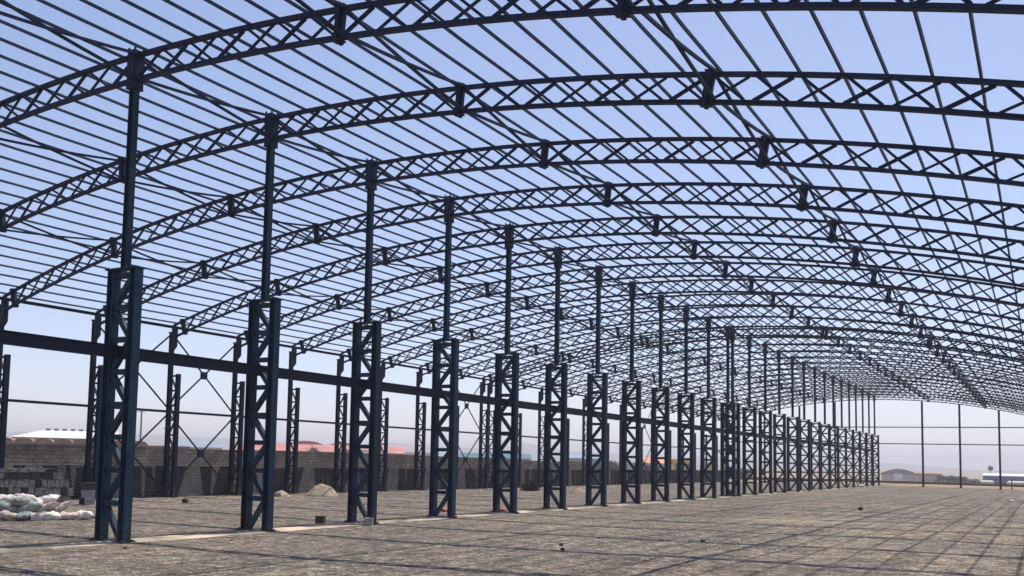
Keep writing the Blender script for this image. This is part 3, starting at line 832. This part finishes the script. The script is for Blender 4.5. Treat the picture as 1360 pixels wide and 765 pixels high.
mb = MB(); mb.sweep([[(4.6,-.1,4.1),(5.6,-.1,4.0),(5.3,-.1,3.1),(4.5,-.1,3.3)], [(4.6,1.0,4.1),(5.6,1.0,4.0),(5.3,1.0,3.1),(4.5,1.0,3.3)]]); mb.build('bucket', M_DARKOP, t)

# right end
t = thing('red_arch_hangar', 'pale hangar with a thin red arched roof edge beyond the end wall', 'hangar', (-26.5, 425, -3.6), radians(6))
mb = MB(); mb.box(-9, 3.5, 0, 20, -1, 3.6); mb.build('wall', M_PALE, t)
A = [(-9.4+13.2*i/12, 3.7+1.9*sin(pi*i/12)) for i in range(13)]
mb = MB(); mb.sweep([[(p[0], .2, p[1]-.05) for p in A], [(p[0], 19.8, p[1]-.05) for p in A]]); mb.build('gable', M_GREYB, t)
mb = MB(); mb.sweep([[(p[0], -.3, p[1]), (p[0], 20.3, p[1]), (p[0], 20.3, p[1]+.45), (p[0], -.3, p[1]+.45)] for p in A]); mb.build('roof', M_REDROOF, t)
mb = MB(); mb.box(-4.6, -1.6, -.1, -.003, -1, 4.2); mb.build('door', M_WHITE, t)
t = thing('red_trim_annex', 'low pale annex with red roof trim on the right side of the arched hangar', 'annex', (-17.5, 425, -3.6), radians(6))
mb = MB(); mb.box(-5.2, 3.0, 0, 14, -1, 4.0); mb.build('wall', M_SACKP, t)
mb = MB(); mb.box(-5.4, 3.3, -.3, 14.3, 4.002, 4.5); mb.build('roof', M_REDROOF, t)
hall('blue_hall', 'long blue hall with a white roof edge at the right, beyond the end wall', 'hall', -.25, 430, 36, 30, 3.75, 'gable', M_BLUE, M_WHITE, zb=-3.2, rise=.85, doors=5)
for az, D, W, lab in ((-2.45, 385, 3.9, 'left one of two low white tents before the blue hall'), (-1.2, 385, 5.2, 'right one of two low white tents before the blue hall')):
    x, y = place(az, D); t = thing('white_tent', lab, 'tent', (x, y, -4.0), radians(-az), 'white tents before the blue hall')
    mb = MB(); mb.box(-W/2, W/2, 0, 3, 0, 2.75); mb.build('wall', M_PALE, t)
    mb = MB(); mb.sweep([[(-W/2-.2, -.2, 2.76), (-W/2+.5, 1.5, 3.25), (-W/2-.2, 3.2, 2.76)], [(W/2+.2, -.2, 2.76), (W/2-.5, 1.5, 3.25), (W/2+.2, 3.2, 2.76)]]); mb.build('roof', M_PALE, t)
t = thing('water_tower', 'dark round water tank on a mast above the blue hall', 'water tower', (.1, 470, -4.2))
mb = MB(); mb.lathe([(.14, 0), (.12, 6.9)], 8); mb.build('mast', M_POLE, t)
mb = MB(); mb.lathe([(.2, 6.8), (.75, 7.0), (1.0, 7.5), (1.0, 8.1), (.75, 8.6), (.15, 8.8)], 14); mb.build('tank', M_POLE, t)
mb = MB()
rings = []
for i in range(15):
    xx = -60+86*i/14; yy = 170+8*smooth(-60, 20, xx)
    rings.append([(xx, yy, -.4), (xx, yy+.3, -.4), (xx, yy+.3, .32+.05*mnoise.noise((i, 0, 0))), (xx, yy, .30+.05*mnoise.noise((i, 0, 0)))])
mb.sweep(rings); tag(mb.build('low_brick_wall', M_MAROON), 'low reddish brick wall beyond the dry grass at the far end', 'wall')

# trees
def tree(name, lab, x, y, zb, h, w, leaf, seed, group, n=650):
    r = random.Random(seed); t = thing(name, lab, 'tree', (x, y, zb), r.random()*6, group)
    mb = MB(); mb.lathe([(.22*h/5, -.4), (.14*h/5, h*.4), (.05*h/5, h*.8)], 7)
    for k in range(5):
        a = k*1.3+r.random(); mb.bar((0, 0, h*(.3+.06*k)), (w*.35*cos(a), w*.35*sin(a), h*(.55+.07*k)), .06*h/5, .06*h/5)
    mb.build('trunk', M_BARK, t)
    cl = [(r.uniform(-.33, .33)*w, r.uniform(-.33, .33)*w, h*r.uniform(.35, .85), r.uniform(.16, .32)*w) for _ in range(9)]
    mb = MB()
    for i in range(n):
        c = cl[i % len(cl)]
        a = r.random()*6.28; cz = r.uniform(-1, 1); rr = c[3]*r.random()**.4; s = sqrt(1-cz*cz)
        p = (c[0]+rr*s*cos(a), c[1]+rr*s*sin(a), min(h, c[2]+rr*cz*.8))
        q = w*r.uniform(.03, .075); d = [r.uniform(-q, q) for _ in range(9)]
        mb.add([(p[0]+d[0]-q*.5, p[1]+d[1], p[2]+d[2]), (p[0]+d[3]+q*.5, p[1]+d[4], p[2]+d[5]), (p[0]+d[6], p[1]+d[7], p[2]+d[8]+q*.4), (p[0]-d[3], p[1]-d[4], p[2]+q)], [(0,1,2),(0,2,3)])
    mb.build('crown', leaf, t)
for k, (x, y, h, w, lab) in enumerate([
    (-13.6, 420, 4.0, 5.5, 'dark low tree just right of the red trimmed annex'), (-9.8, 412, 4.4, 6.0, 'bushy dark tree between the annex and the second end wall post'),
    (-6.3, 415, 4.0, 5.0, 'dark tree immediately behind the second end wall post'), (-2.9, 408, 3.4, 4.6, 'low dark tree right of the second end wall post'),
    (.2, 402, 3.0, 3.8, 'low dark bush like tree left of the first white tent'), (5.2, 405, 2.9, 4.2, 'dark low tree between the two white tents'),
    (12.3, 395, 3.3, 4.5, 'dark low tree right of the white tents at the right edge'), (-8.2, 400, 2.7, 5.0, 'wide low tree in front of the bushy tree beyond the end wall')]):
    tree('tree', lab, x, y, -4.1, h, w, M_LEAF, 40+k, 'trees beyond the end wall')
for k, (az, D, h, w, leaf, lab) in enumerate([
    (-38.9, 262, 5.2, 5.0, M_LEAF, 'dark round tree before the red arched halls, right of the second centre column'),
    (-36.9, 264, 5.0, 4.5, M_LEAF, 'dark tree before the red halls, left of the utility pole'),
    (-35.2, 262, 5.0, 4.5, M_LEAF, 'dark tree before the red halls, right of the utility pole'),
    (-32.2, 120, 1.9, 5.0, M_LEAFY, 'yellowish bush behind the fourth centre column'),
    (-30.6, 122, 2.0, 4.0, M_LEAFY, 'small yellowish bush right of the fourth centre column'),
    (-21.7, 290, 3.6, 8.0, M_LEAF, 'dark low tree between the seventh and eighth centre columns'),
    (-19.8, 290, 4.2, 7.0, M_LEAF, 'dark tree just left of the orange roofed shed'),
    (-14.8, 290, 4.4, 9.0, M_LEAF, 'dark tree right of the excavator')]):
    x, y = place(az, D); tree('tree', lab, x, y, zg(x, y), h, w, leaf, 80+k, 'trees beyond the block wall', 500)

# hills along the horizon
prof = [(-95,40),(-75,38),(-66,46),(-55.9,46),(-52,48),(-48,50),(-44,45),(-42,41),(-37.8,35),(-34.5,44),(-32.5,42),(-30.7,35),(-29,33),(-27.4,43),(-26.4,54),(-25.7,46),(-23.7,31),(-21.2,26),
        (-17.8,23),(-13.8,24),(-9.9,24),(-6.6,17),(-4.8,9),(-3.1,4),(-.9,3),(8,6),(20,18),(40,30)]
mb = MB(); rings = []
def hz(a):
    for (a0, h0), (a1, h1) in zip(prof, prof[1:]):
        if a0 <= a <= a1: return h0+(h1-h0)*smooth(a0, a1, a)
    return prof[-1][1]
a = -95
while a <= 40:
    h = hz(a)+2.2; h += 2.2*mnoise.noise((a*1.1, 0, 0))+1.2*mnoise.noise((a*3.1, 2, 0))
    ring = []
    for D, f in ((2300, -.1), (2600, .35), (2850, .78), (3000, 1.0), (3250, .6), (3600, -.1)):
        x, y = place(a, D); ring.append((x, y, max(-6, (h+5)*f*(1+.10*mnoise.noise((a*1.7, D*.01, 0))*(f < .99))-5)))
    rings.append(ring); a += .45
mb.sweep(rings, False)
tag(mb.build('hills', M_HILL, None, True), kind='structure', label='low pale hills along the hazy horizon')

# ------------------------------------------------------------------ air
hb = MB(); hb.box(-5400, 5400, -5400, 5400, -7.5, 70)
mh = bpy.data.materials.new('pale_haze'); mh.use_nodes = True
nt = mh.node_tree; nt.nodes.clear()
out = nt.nodes.new('ShaderNodeOutputMaterial'); vol = nt.nodes.new('ShaderNodeVolumePrincipled')
vol.inputs['Color'].default_value = (.97,.945,.99,1); vol.inputs['Density'].default_value = 4.8e-4; vol.inputs['Anisotropy'].default_value = .25
nt.links.new(vol.outputs['Volume'], out.inputs['Volume'])
tag(hb.build('haze', mh), kind='stuff', label='pale dusty air over the whole site', cat='haze')

# ------------------------------------------------------------------ light
SUN_EL, SUN_AZ = radians(67.0), radians(7)      # azimuth clockwise from +Y (ahead of the camera, a little right)
sun = bpy.data.lights.new('sun', 'SUN'); sun.energy = 3.3; sun.angle = radians(.53); sun.color = (1.0, .95, .87)
so = bpy.data.objects.new('sun', sun); COL.objects.link(so)
d = Vector((sin(SUN_AZ)*cos(SUN_EL), cos(SUN_AZ)*cos(SUN_EL), sin(SUN_EL)))
so.rotation_euler = d.to_track_quat('Z', 'Y').to_euler()
wd = bpy.data.worlds.new('World'); scene.world = wd; wd.use_nodes = True
nt = wd.node_tree; bg = nt.nodes['Background']
sky = nt.nodes.new('ShaderNodeTexSky'); sky.sky_type = 'NISHITA'; sky.sun_disc = False
sky.sun_elevation = SUN_EL; sky.sun_rotation = SUN_AZ; sky.altitude = 1300; sky.air_density = 1.0; sky.dust_density = 1.15; sky.ozone_density = 2.0
tint = nt.nodes.new('ShaderNodeMix'); tint.data_type = 'RGBA'; tint.blend_type = 'MULTIPLY'; tint.inputs[0].default_value = 1
tint.inputs[7].default_value = (1.09, .972, 1.06, 1)
# dusty air: the glow round the sun is flattened, L / (1 + k L)
vm = nt.nodes.new('ShaderNodeVectorMath'); vm.operation = 'MULTIPLY_ADD'
vm.inputs[1].default_value = (.065, .065, .065); vm.inputs[2].default_value = (1, 1, 1)
dv = nt.nodes.new('ShaderNodeVectorMath'); dv.operation = 'DIVIDE'
nt.links.new(sky.outputs[0], tint.inputs[6])
nt.links.new(tint.outputs[2], vm.inputs[0]); nt.links.new(tint.outputs[2], dv.inputs[0]); nt.links.new(vm.outputs[0], dv.inputs[1])
nt.links.new(dv.outputs[0], bg.inputs['Color'])
bg.inputs['Strength'].default_value = .141

# ------------------------------------------------------------------ camera
cam = bpy.data.cameras.new('camera'); co = bpy.data.objects.new('camera', cam); COL.objects.link(co)
f, W, H = 1293.305, 1360, 765
cam.sensor_width = 36; cam.sensor_fit = 'HORIZONTAL'; cam.lens = f*36/W
cam.shift_x = (680-560.92)/W; cam.shift_y = (501.56-382.5)/W
cam.clip_start = .1; cam.clip_end = 12000
yaw, pit, rol = radians(32.5699), radians(4.7162), radians(1.3793)
fwd = Vector((-sin(yaw)*cos(pit), cos(yaw)*cos(pit), sin(pit))); rt = Vector((cos(yaw), sin(yaw), 0)); up = rt.cross(fwd)
r2 = cos(rol)*rt+sin(rol)*up; u2 = -sin(rol)*rt+cos(rol)*up
from mathutils import Matrix
mw = Matrix(((r2.x, u2.x, -fwd.x, 18.94), (r2.y, u2.y, -fwd.y, 0), (r2.z, u2.z, -fwd.z, 2.19), (0,0,0,1)))
co.matrix_world = mw
scene.camera = co
scene.view_settings.view_transform = 'Standard'; scene.view_settings.look = 'None'
scene.view_settings.exposure = .62; scene.view_settings.gamma = 1
scene.cycles.max_bounces = 6; scene.cycles.volume_bounces = 0
scene.cycles.use_denoising = True
